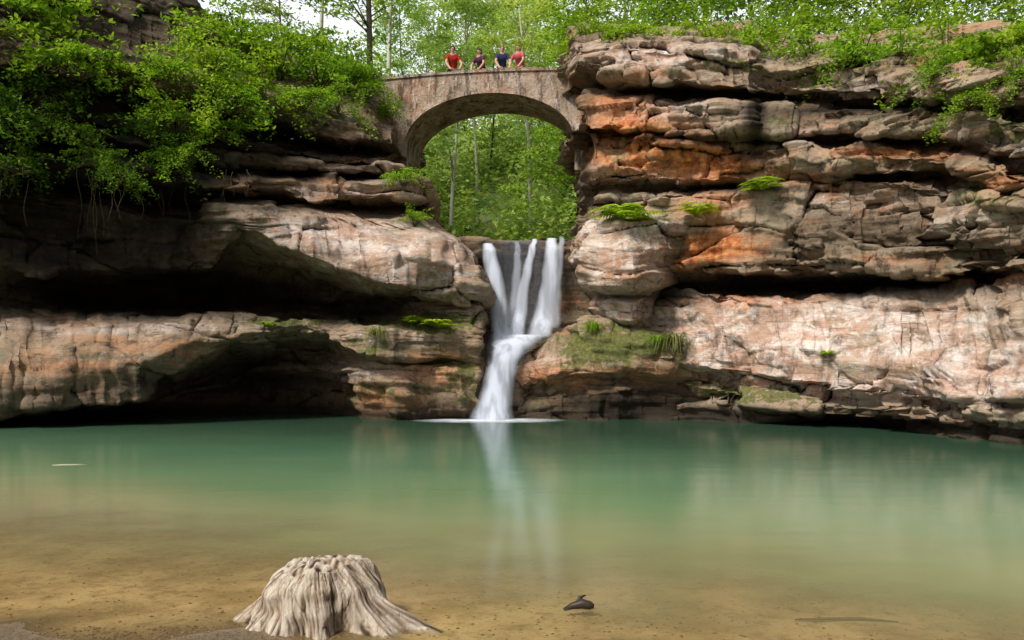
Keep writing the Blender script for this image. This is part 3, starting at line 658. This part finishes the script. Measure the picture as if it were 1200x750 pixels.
jean = plain('denim', (.05, .07, .13), .9); blackc = plain('dark_cloth', (.02, .02, .028), .9); brown = plain('brown_hair', (.05, .03, .018), .7); blond = plain('light_hair', (.22, .13, .06), .7)
def xb(u): return ((u-CX)*28.95/F-A0.x)/math.cos(ang)
person(xb(527), .35, plain('red_cloth', (.36, .02, .015), .85), jean, brown, 'person in a red shirt leaning on the bridge parapet, standing apart on the left', 1.07, -.06)
person(xb(561), -.45, plain('plum_cloth', (.08, .025, .06), .85), blackc, brown, 'person in a dark plum top with long brown hair leaning on the bridge parapet', .99, .08, True, .08)
person(xb(586), .3, plain('navy_cloth', (.03, .035, .10), .85), jean, blond, 'person in a navy blue top leaning on the parapet beside the pink-shirted person', 1.03, -.05, False, .03)
person(xb(607), -.4, plain('pink_cloth', (.50, .09, .11), .85), blackc, blond, 'person in a pinkish red top, rightmost on the bridge', 1.03, .10, True, .10)

# ------------------------------------------------------------------ foliage builders
def leaves(name, C, size, upbias=.6, seed=0, asp=.5):
    rg = np.random.default_rng(seed); n = len(C)
    nr = rg.normal(size=(n, 3)); nr[:, 2] = np.abs(nr[:, 2])+upbias; nr /= np.linalg.norm(nr, axis=1)[:, None]
    a = rg.normal(size=(n, 3)); a -= (a*nr).sum(1)[:, None]*nr; a /= np.linalg.norm(a, axis=1)[:, None]; b = np.cross(nr, a)
    s = (size*rg.uniform(.55, 1.45, n))[:, None]
    V = np.stack([C-a*s, C+b*s*asp-a*s*.1, C+a*s-nr*s*.25, C-b*s*asp-a*s*.1], 1).reshape(-1, 3)
    return mesh_np(name, V, np.arange(4*n).reshape(n, 4))
def make_shrub(seed, n=1500, leaf=.055, mat='leaf', droop=.0, nc=22):
    rg = np.random.default_rng(seed); root = empty('shrub', (0, 0, 0))
    cc = rg.normal(size=(nc, 3)); cc /= np.linalg.norm(cc, axis=1)[:, None]; cc[:, 2] = np.abs(cc[:, 2])*.9
    cc *= (rg.uniform(.35, 1.45, nc)**.75)[:, None]; cc[:, 2] -= droop*np.hypot(cc[:, 0], cc[:, 1])
    w = rg.uniform(.3, 1.7, nc); w /= w.sum(); ci = rg.choice(nc, n, p=w)
    tt = rg.uniform(.30, 1.16, n)[:, None]
    Cn = cc[ci]*tt+np.array([0, 0, .16])*(tt*(1.1-tt)*4)+rg.normal(size=(n, 3))*np.array([.11, .11, .038])
    link('foliage', leaves('shrub_foliage', Cn, leaf, .7, seed, .5), M[mat], root)
    mb = MB()
    for c in cc:
        m = Vector(c)*.5+Vector((0, 0, .12)); mb.tube([(0, 0, -.25), tuple(m), tuple(c)], [.014, .009, .003], 5)
    mb.build('stems', M['twig'], root)
    return root
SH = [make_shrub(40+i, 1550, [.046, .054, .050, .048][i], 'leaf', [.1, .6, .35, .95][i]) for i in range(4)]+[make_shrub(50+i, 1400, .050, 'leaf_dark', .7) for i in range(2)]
USED = set()
def put(protos, k, loc, rz, sc):
    key = (id(protos), k); pr0 = protos[k]
    if key not in USED:
        USED.add(key); pr0.location = loc; pr0.rotation_euler = (0, 0, rz); pr0.scale = (sc,)*3 if not hasattr(sc, '__len__') else sc; return pr0
    return dup(pr0, loc, rz, sc)
def shrubs(lst, label, group, cat='shrub'):
    for (u, v, sc, k, off) in lst:
        a = anchor(u, v); a = a+Vector((0, -off, 0))
        o = put(SH, k, a, random.uniform(0, 6.28), sc); tag(o, label, cat, group if len(lst) > 1 else None)
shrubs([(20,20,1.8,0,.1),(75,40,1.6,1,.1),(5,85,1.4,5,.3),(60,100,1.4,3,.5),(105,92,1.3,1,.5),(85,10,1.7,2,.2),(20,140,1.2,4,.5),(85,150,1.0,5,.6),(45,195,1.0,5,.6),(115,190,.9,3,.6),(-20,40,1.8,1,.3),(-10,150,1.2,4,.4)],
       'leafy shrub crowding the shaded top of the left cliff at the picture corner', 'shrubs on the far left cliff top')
shrubs([(168,108,1.2,1,.4),(212,112,1.3,0,.5),(252,118,1.4,3,.6),(222,150,1.2,2,.7),(175,155,1.0,5,.5),(203,192,1.0,3,.8),(150,208,.9,5,.7),(275,160,.9,1,.6),(250,75,1.5,1,.3),(282,128,1.2,3,.6),(240,185,.7,3,.6)],
       'leafy shrub spilling down the left cliff face above the cave hollow', 'shrubs spilling down the left cliff')
shrubs([(290,70,1.8,0,.3),(335,85,1.8,1,.4),(380,96,1.6,2,.5),(412,104,1.4,0,.6),(350,50,1.8,2,.1),(395,76,1.6,1,.4),(315,110,1.3,3,.6),(365,126,1.1,1,.7),(265,45,1.7,2,.1),(405,128,1.0,3,.7),(440,116,1.0,3,.9),(430,92,1.2,1,.9)],
       'bright green shrub on the cliff edge between the left slope and the bridge', 'shrubs left of the bridge')
shrubs([(462,138,.7,1,.5)], 'shrub in front of the left foot of the stone bridge', None)
shrubs([(478,216,.7,2,.2)], 'small dull green bush on the strata under the bridge, left of the arch', None)
shrubs([(488,258,.55,0,.2)], 'small bright green bush on the ledge just above the tan overhang', None)
shrubs([(690,36,1.1,0,-.7),(735,36,1.2,1,-.8),(790,38,1.0,2,-.8),(845,40,1.2,0,-.9),(885,46,1.1,3,-.3),(710,34,2.0,2,-3),(775,34,2.2,0,-3.5),(840,34,2.1,1,-3)], 'leafy shrub along the top of the grey capstone by the bridge', 'shrubs on the right cliff capstone')
shrubs([(915,52,1.4,0,-.5),(960,55,1.3,1,-.5),(1010,58,1.5,3,-.2),(1060,62,1.3,2,-.3),(1110,64,1.4,3,-.1),(1165,66,1.2,1,-.1),(1195,55,1.4,1,-.1),(1085,86,.7,3,.2),(1180,92,.7,3,.2),(900,36,2.1,2,-3),(965,38,2.3,0,-3.5),(1030,36,2.1,1,-3),(1095,32,2.2,2,-3),(1160,26,2.1,0,-2.5)], 'leafy shrub on the upper right cliff top under the trees', 'shrubs on the far right cliff top')
shrubs([(1125,128,.8,3,.3)], 'green bush growing from the upper right cliff face below its rim', None)

def make_fern(seed, nf=22):
    rg = np.random.default_rng(seed); root = empty('fern', (0, 0, 0)); V = []; Q = []
    for i in range(nf):
        a = rg.uniform(0, 6.28); ln = rg.uniform(.5, 1.1); up = rg.uniform(.4, 1.4)
        d = Vector((math.cos(a), math.sin(a), 0)); sd = Vector((-d.y, d.x, 0))
        for j in range(14):
            t = (j+1)/14; p = d*(ln*t)+Vector((0, 0, up*(t*1.1-t*t*.95)))
            w = .22*math.sin(min(1, t*1.05)*math.pi)**.7+.02
            for s in (-1, 1):
                b = len(V); e = p+sd*s*w+d*w*.35-Vector((0, 0, w*.25)); V += [p-d*.022, p+sd*s*w*.5-d*.005, e, p+d*.035]; Q.append((b, b+1, b+2, b+3))
    me = mesh_np('fern_fronds', np.array([tuple(v) for v in V]), Q)
    link('fronds', me, M['fern'], root); return root
def make_tuft(seed, mat):
    rg = np.random.default_rng(seed); root = empty('grass_tuft', (0, 0, 0)); V = []; Q = []
    for i in range(110):
        a = rg.uniform(0, 6.28); ln = rg.uniform(.4, 1); d = Vector((math.cos(a), math.sin(a), 0)); sd = Vector((-d.y, d.x, 0))*.018; o = Vector(rg.normal(size=3)*.1); o.z = 0
        pts = [o, o+d*ln*.3+Vector((0, 0, .35*ln)), o+d*ln*.6+Vector((0, 0, .20*ln)), o+d*ln*.8+Vector((0, 0, -.35*ln))]
        b = len(V)
        for k, p in enumerate(pts): V += [p-sd*(1-k*.28), p+sd*(1-k*.28)]
        for k in range(3): Q.append((b+2*k, b+2*k+1, b+2*k+3, b+2*k+2))
    link('blades', mesh_np('tuft_blades', np.array([tuple(v) for v in V]), Q), M[mat], root); return root
FE = [make_fern(3), make_fern(4)]; TU = [make_tuft(5, 'dry'), make_tuft(6, 'leaf')]
def plant(pr_, k, u, v, sc, label, cat, off=.1, group=None):
    a = anchor(u, v)+Vector((0, -off, 0)); o = put(pr_, k, a, random.uniform(0, 6.28), sc); tag(o, label, cat, group)
plant(FE, 0, 738, 256, 1.25, 'lush bright green fern on top of the big pale boulder', 'fern', -.2)
plant(FE, 1, 812, 250, .85, 'fern on the rust cliff step right of the big boulder', 'fern', .2)
plant(FE, 0, 886, 226, .75, 'fern on the crack ledge halfway up the right cliff', 'fern', .2)
plant(FE, 1, 965, 415, .32, 'tiny fern on the pale sloping slab of the right cliff', 'fern', .05)
plant(FE, 0, 512, 380, .7, 'low fern on the ledge left of the waterfall', 'fern')
plant(FE, 1, 480, 376, .55, 'low fern under the tan overhang, farther from the waterfall', 'fern')
plant(FE, 1, 318, 379, .32, 'flat green sprig on the thin ledge at the cave mouth', 'fern', .05)
plant(TU, 0, 438, 396, .75, 'pale grass tuft drooping over the rounded ledge left of the waterfall', 'grass tuft')
plant(TU, 0, 793, 400, .95, 'pale grass tuft hanging at the join of mossy ledge and right slab', 'grass tuft')
plant(TU, 1, 772, 396, .5, 'green grass tuft on the mossy ledge under the big boulder', 'grass tuft')
plant(TU, 1, 690, 386, .5, 'green grass tuft on the mossy ledge nearest the waterfall', 'grass tuft')

# hanging vines
for i, (u, v, ln) in enumerate([(70,170,2.6),(120,195,2.6),(150,215,2.0),(205,225,1.8),(45,190,2.4),(285,200,1.3)]):
    a = anchor(u, v)+Vector((0, -.6, 0)); mb = MB(); rg = np.random.default_rng(i)
    for q in range(5):
        pts = []; o = Vector((rg.normal()*.35, rg.normal()*.1, rg.normal()*.15)); L2 = ln*rg.uniform(.5, 1)
        for k in range(9): pts.append(o+Vector((.06*math.sin(k*.8+q+i), .04*math.cos(k+q), -L2*k/8)))
        mb.tube(pts, [.009-.0008*k for k in range(9)], 5)
    o = mb.build('hanging_vine', M['twig']); o.location = a; tag(o, 'bare brown vines dangling from the shrubs over the dark left cliff', 'vine', 'hanging vines on the left cliff')

# ------------------------------------------------------------------ trees
def make_tree(seed, h, cr, cb, nclump, nleaf, leaf, tr, mat='leaf', bark='bark', lean=0):
    rg = np.random.default_rng(seed); root = empty('tree', (0, 0, 0)); mb = MB()
    tp = [Vector((lean*h*t+.25*math.sin(t*4+seed), .25*math.cos(t*3+seed)-.25, h*t)) for t in np.linspace(0, 1, 12)]
    tp[0].z = -.8
    mb.tube(tp, [tr*(1-.85*t)*(1.35 if t == 0 else 1) for t in np.linspace(0, 1, 12)], 8)
    def tat(t): i = min(10, int(t*11)); f = t*11-i; return tp[i].lerp(tp[i+1], f)
    cs = []
    for i in range(nclump):
        t = rg.uniform(cb, 1); a = rg.uniform(0, 6.28); q = (t-cb)/(1-cb)
        r = cr*math.sqrt(max(.06, 1-(q*1.02)**2.2))*rg.uniform(.3, 1.0)
        s = tat(max(.1, t-.10*r/cr)); c = tat(t)+Vector((math.cos(a)*r, math.sin(a)*r, .1*r)); cs.append(c)
        md = s.lerp(c, .5)+Vector((0, 0, .10*r)); mb.tube([s, md, c], [tr*.30*(1-.6*t), tr*.17*(1-.5*t), .008], 5)
    mb.build('trunk', M[bark], root)
    cs = np.array([tuple(c) for c in cs]); ci = rg.integers(0, nclump, nleaf)
    Cn = cs[ci]+rg.normal(size=(nleaf, 3))*np.array([.55, .55, .16])*(cr/3.2)*rg.uniform(.6, 1.3, nclump)[ci][:, None]
    link('crown', leaves('crown_leaves', Cn, leaf, 1.0, seed), M[mat], root); return root
TR = [make_tree(101, 15, 3.8, .06, 85, 11000, .13, .13, 'leaf_far'),
      make_tree(102, 18, 3.2, .25, 55, 6500, .12, .17, 'leaf_far', 'bark', .02),
      make_tree(103, 13, 3.0, .08, 65, 8000, .11, .10, 'leaf_haze', 'bark', -.03),
      make_tree(104, 17, 2.6, .40, 44, 4200, .12, .13, 'leaf_haze', 'pale_bark', .06),
      make_tree(105, 12, 3.3, .04, 80, 9500, .095, .10, 'leaf', 'bark', .05)]
def tree(u, Y, k, sc, label, group=None, zz=None, x=None):
    x = (u-CX)*Y/F if x is None else x; z = float(hz(x, Y)) if zz is None else zz
    o = put(TR, k, (x, Y, z-.2), random.uniform(0, 6.28), sc); tag(o, label, 'tree', group); return o
o = tree(527, 40, 3, .95, 'slim pale-trunked tree seen through the left of the bridge arch'); o.rotation_euler.z = .3
for u, Y, s, rz in [(556,52,.8,2.9),(625,44,1.1,3.6),(600,60,1.0,1.6)]:
    o = tree(u, Y, 3, s, 'slim trunk among the green leaves, right half of the bridge arch', 'slim trees through the bridge arch'); o.rotation_euler.z = rz
for u, Y, k, s in [(570,56,2,.9),(500,52,2,.9),(640,54,2,1.0),(545,66,0,1.0),(470,50,2,.9),(610,68,0,1.0)]:
    tree(u, Y, k, s, 'light green tree filling the gorge behind the bridge arch', 'trees in the gorge behind the bridge')
tree(425, 34, 1, .9, 'dark-trunked tree rising just left of the bridge end')
for u, Y, k, s in [(385,38,3,1.0),(450,44,3,1.1)]:
    tree(u, Y, k, s, 'thin tree against the white sky, left of the people on the bridge', 'thin trees left behind the bridge')
for u, Y, k, s in [(665,37,0,.75),(700,35,4,.8),(735,40,0,.9)]:
    tree(u, Y, k, s, 'bright leafy tree behind the right end of the bridge', 'trees behind the right end of the bridge')
for u, Y, k, s in [(775,34,4,.9),(830,36,0,.9),(885,34,4,.9),(940,35,0,.85),(1000,34,4,.9),(1060,34,0,.85),(1120,33,4,.9),(1185,31,4,.9)]:
    tree(u, Y, k, s, 'leafy tree standing above the right cliff rim', 'trees above the right cliff')
for u, Y, k, s, z in [(-30,25,4,1.0,12.5),(45,27,4,1.1,14.5),(100,29.5,4,1.0,15),(330,32,2,.6,11.3)]:
    tree(u, Y, k, s, 'leafy tree on the high slope above the left cliff', 'trees above the left cliff', z)
n = 40000; uu = RNG.uniform(400, 760, n); YY = 34+42*RNG.uniform(0, 1, n)**1.2; X = (uu-CX)*YY/F
kp = fbm(X*.35, YY*.35, 0*X, 3) > -.25; X, YY = X[kp], YY[kp]
Zb = hz(X, YY)+RNG.uniform(0, 1, len(X))**1.4*(2.6+2.2*fbm(X*.5, YY*.5, 0*X+4, 2))
tag(link('undergrowth', leaves('undergrowth', np.stack([X, YY, Zb], 1), .18, 1.0, 9), M['leaf_haze']), 'dense green undergrowth covering the gorge slopes behind the bridge', 'undergrowth', kind='stuff')

# ------------------------------------------------------------------ stump, driftwood, litter
def stump():
    na, nh = 320, 90; V = []; A = []
    lobes = [(-.24, .80, .22), (.55, .20, .5), (3.05, .44, .26), (3.6, .16, .3), (4.3, .20, .22), (4.95, .22, .24), (5.62, .48, .22), (1.7, .3, .5)]
    for i in range(nh):
        t = i/(nh-1)
        for j in range(na):
            a = 2*math.pi*j/na; aw = a+.10*(1-t)*math.sin(2*a)
            ca, sa = math.cos(aw), math.sin(aw)
            sl = aw+.10*t
            wp = .5*float(perlin(ca*1.5, sa*1.5, t*1.6+20))
            rt = .335+.03*math.sin(a*2+.6)+.03*math.sin(3*a)
            fl = (1-t)**2.2
            r = rt*(1-.24*max(0, (t-.66)/.34)**2)+.04*(1-t)
            for c, am, w in lobes:
                d = (aw-c+math.pi) % (2*math.pi)-math.pi; r += am*fl*math.exp(-(d/w)**2)*.80
            cb, sb_ = math.cos(sl+wp*.3), math.sin(sl+wp*.3)
            g1 = float(perlin(cb*1.8, sb_*1.8, t*.9)); g2 = float(perlin(cb*5.3, sb_*5.3, t*1.6+4)); g3 = float(perlin(cb*14, sb_*14, t*2.2+8)); g4 = float(perlin(ca*3.2, sa*3.2, t*3.6+8)); g5 = float(perlin(cb*34, sb_*34, t*3+2))
            k_ = 1-.5*t
            r += .060*g1+.012*g2*k_+.011*g3*k_+.042*g4+.007*g5-.010*max(0, .08-abs(g2))*12*k_
            tz = .375+.03*math.cos(a-.3)+.035*float(perlin(ca*2.0, sa*2.0, 3.3))+.012*float(perlin(ca*5, sa*5, 6.3))+.004*g3+.005*g5
            V.append((r*ca, r*.8*sa, t*tz-.06*(1-t))); A.append((max(0, min(1, .64+.18*g2+g3*.34+g5*.55-.36*max(0, -g4-.1)-.26*max(0, .08-abs(g2))*12)), t, 0, 1))
    Q = []
    for i in range(nh-1):
        for j in range(na): Q.append((i*na+j, i*na+(j+1) % na, (i+1)*na+(j+1) % na, (i+1)*na+j))
    b = (nh-1)*na; prev = list(range(b, b+na))
    for k in range(1, 17):
        f = 1-k/16.5; cur = []
        for j in range(na):
            x, y, z = V[b+j]; q = .035*float(perlin(x*f*6, y*f*6, 2))+.022*float(perlin(x*f*26, y*f*12, 5))
            cur.append(len(V)); V.append((x*f, y*f, z*f+(1-f)*.385+.035*(1-f*f)+q*(1-f**5))); A.append((.55+float(perlin(x*f*26, y*f*12, 5)), 1, 0, 1))
        for j in range(na): Q.append((prev[j], prev[(j+1) % na], cur[(j+1) % na], cur[j]))
        prev = cur
    Q.append(tuple(prev))
    me = bpy.data.meshes.new('tree_stump'); me.from_pydata(V, [], Q); me.update(); me.polygons.foreach_set('use_smooth', [True]*len(me.polygons)); setmask(me, A)
    t = NT('weathered_wood'); g, hh, _, _ = t.mask(); p = t.obj()
    f = t.noise(t.map(p, (26, 26, 5)), 1, 8, .76, .5); n2 = t.noise(p, 6, 6, .6); n3 = t.noise(p, 2.2, 5, .6)
    c = t.ramp(g, [(.20, (.06, .042, .028)), (.38, (.27, .20, .14)), (.55, (.48, .39, .30)), (.8, (.70, .61, .50))])
    c = t.mix(t.rng(f, .49, .64, 0, .7), c, (.13, .09, .06)); c = t.mix(t.rng(n2, .48, .7, 0, .4), c, (.46, .32, .20))
    c = t.mix(t.rng(n3, .52, .66, 0, .35), c, (.20, .15, .11))
    c = t.mix(t.rng(hh, .0, .14, .7, 0), c, (.10, .065, .04))
    m = t.done(t.bsdf(c, .9, t.bump(f, 1.0, .035), .15))
    return link('tree_stump', me, m)
st = stump(); sp = P(376, 730, 5.58); st.location = (sp.x, 5.58, .0); tag(st, 'grey weathered tree stump with ridged spreading roots at the water edge', 'stump')
dw = MB(); dw.tube([(-.10,0,.0),(-.04,.01,.025),(.03,.0,.045),(.09,-.01,.035),(.115,-.012,.028)], [.012,.024,.036,.03,.014], 9); dw.tube([(.0,.0,.04),(.02,.02,.085),(.06,.02,.10)], [.02,.014,.004], 6)
o = dw.build('driftwood', plain('wet_dark_wood', (.035, .025, .02), .45, .5, 25)); o.location = P(677, 714, 5.82); o.location.z = -.005; tag(o, 'small dark chunk of driftwood in the shallows right of the stump', 'driftwood')
tw = MB(); tw.tube([(-.26,-.05,.002),(-.1,.0,.003),(.1,.02,.003),(.26,.06,.002)], [.004,.009,.008,.004], 6)
o = tw.build('twig', plain('pale_twig', (.5, .45, .36), .8)); o.location = (P(81, 545, 13.7).x, 13.7, 0); tag(o, 'pale twig floating on the green water near the left side', 'twig')
sb = MB(); sb.tube([(-.34,.02,.0),(-.1,.0,.012),(.12,.01,.01),(.36,-.03,.0)], [.006,.010,.010,.004], 6)
o = sb.build('stick', M['twig']); o.location = (P(990, 722, 5.66).x, 5.66, -.03); tag(o, 'thin brown stick lying in the shallows at lower right', 'stick')
V = []; Q = []; rg = np.random.default_rng(2)
for i in range(1400):
    x = rg.uniform(-4.2, 4.2); y = 5.05+abs(rg.normal())*1.0
    if rg.random() < .5: y = 5.12+rg.random()**2*.35; x = rg.uniform(-3.2, -1.0)
    z = float(bed(np.array([x]), np.array([y]))[0]); s = rg.uniform(.004, .014); b = len(V); a = rg.uniform(0, 6.28)
    for k in range(6):
        q = a+k*math.pi/3; V.append((x+math.cos(q)*s*rg.uniform(.7, 1.6), y+math.sin(q)*s*rg.uniform(.7, 1.2), z+.001))
    V.append((x, y, z+s*.7))
    for k in range(6): Q.append((b+k, b+(k+1) % 6, b+6))
me = bpy.data.meshes.new('pebbles'); me.from_pydata(V, [], Q); me.update()
tag(link('pebbles', me, plain('dark_pebbles', (.13, .085, .05), .7, .7, 14)), 'dark pebbles and bark litter scattered along the shallow shore', 'pebbles', kind='stuff')

# ------------------------------------------------------------------ light, sky, camera
sd = Vector((-.44, -.50, .75)).normalized()
sun = bpy.data.lights.new('sun', 'SUN'); sun.energy = 4.4; sun.angle = math.radians(9); sun.color = (1, .95, .87)
so = bpy.data.objects.new('sun', sun); COL.objects.link(so); so.rotation_euler = sd.to_track_quat('Z', 'Y').to_euler()
w = bpy.data.worlds.new('World'); scene.world = w; w.use_nodes = True; nt = w.node_tree; nt.nodes.clear()
sky = nt.nodes.new('ShaderNodeTexSky'); sky.sky_type = 'NISHITA'; sky.sun_disc = False
sky.sun_elevation = math.asin(sd.z); sky.sun_rotation = math.atan2(sd.x, sd.y); sky.dust_density = 3.0
hs = nt.nodes.new('ShaderNodeHueSaturation'); hs.inputs['Saturation'].default_value = .35
bg = nt.nodes.new('ShaderNodeBackground'); bg.inputs[1].default_value = .12; ow = nt.nodes.new('ShaderNodeOutputWorld')
tc = nt.nodes.new('ShaderNodeTexCoord'); sx = nt.nodes.new('ShaderNodeSeparateXYZ'); mr = nt.nodes.new('ShaderNodeMapRange'); mr.interpolation_type = 'SMOOTHSTEP'
mr.inputs['From Min'].default_value = .25; mr.inputs['From Max'].default_value = .85; mr.inputs['To Max'].default_value = .8
b2 = nt.nodes.new('ShaderNodeBackground'); b2.inputs[0].default_value = (.96, 1, 1, 1); ad = nt.nodes.new('ShaderNodeAddShader')
nt.links.new(tc.outputs['Generated'], sx.inputs[0]); nt.links.new(sx.outputs[1], mr.inputs['Value']); nt.links.new(mr.outputs[0], b2.inputs[1])
nt.links.new(sky.outputs[0], hs.inputs['Color']); nt.links.new(hs.outputs[0], bg.inputs[0])
nt.links.new(bg.outputs[0], ad.inputs[0]); nt.links.new(b2.outputs[0], ad.inputs[1]); nt.links.new(ad.outputs[0], ow.inputs[0])
cam = bpy.data.cameras.new('camera'); cam.sensor_width = 36; cam.lens = 36*F/1200; cam.shift_y = 45/1200; cam.clip_end = 2000; cam.clip_start = .1
co = bpy.data.objects.new('camera', cam); COL.objects.link(co); co.location = (0, 0, H); co.rotation_euler = (math.radians(90), 0, 0); scene.camera = co
scene.view_settings.view_transform = 'Standard'; scene.view_settings.look = 'None'; scene.view_settings.exposure = 0
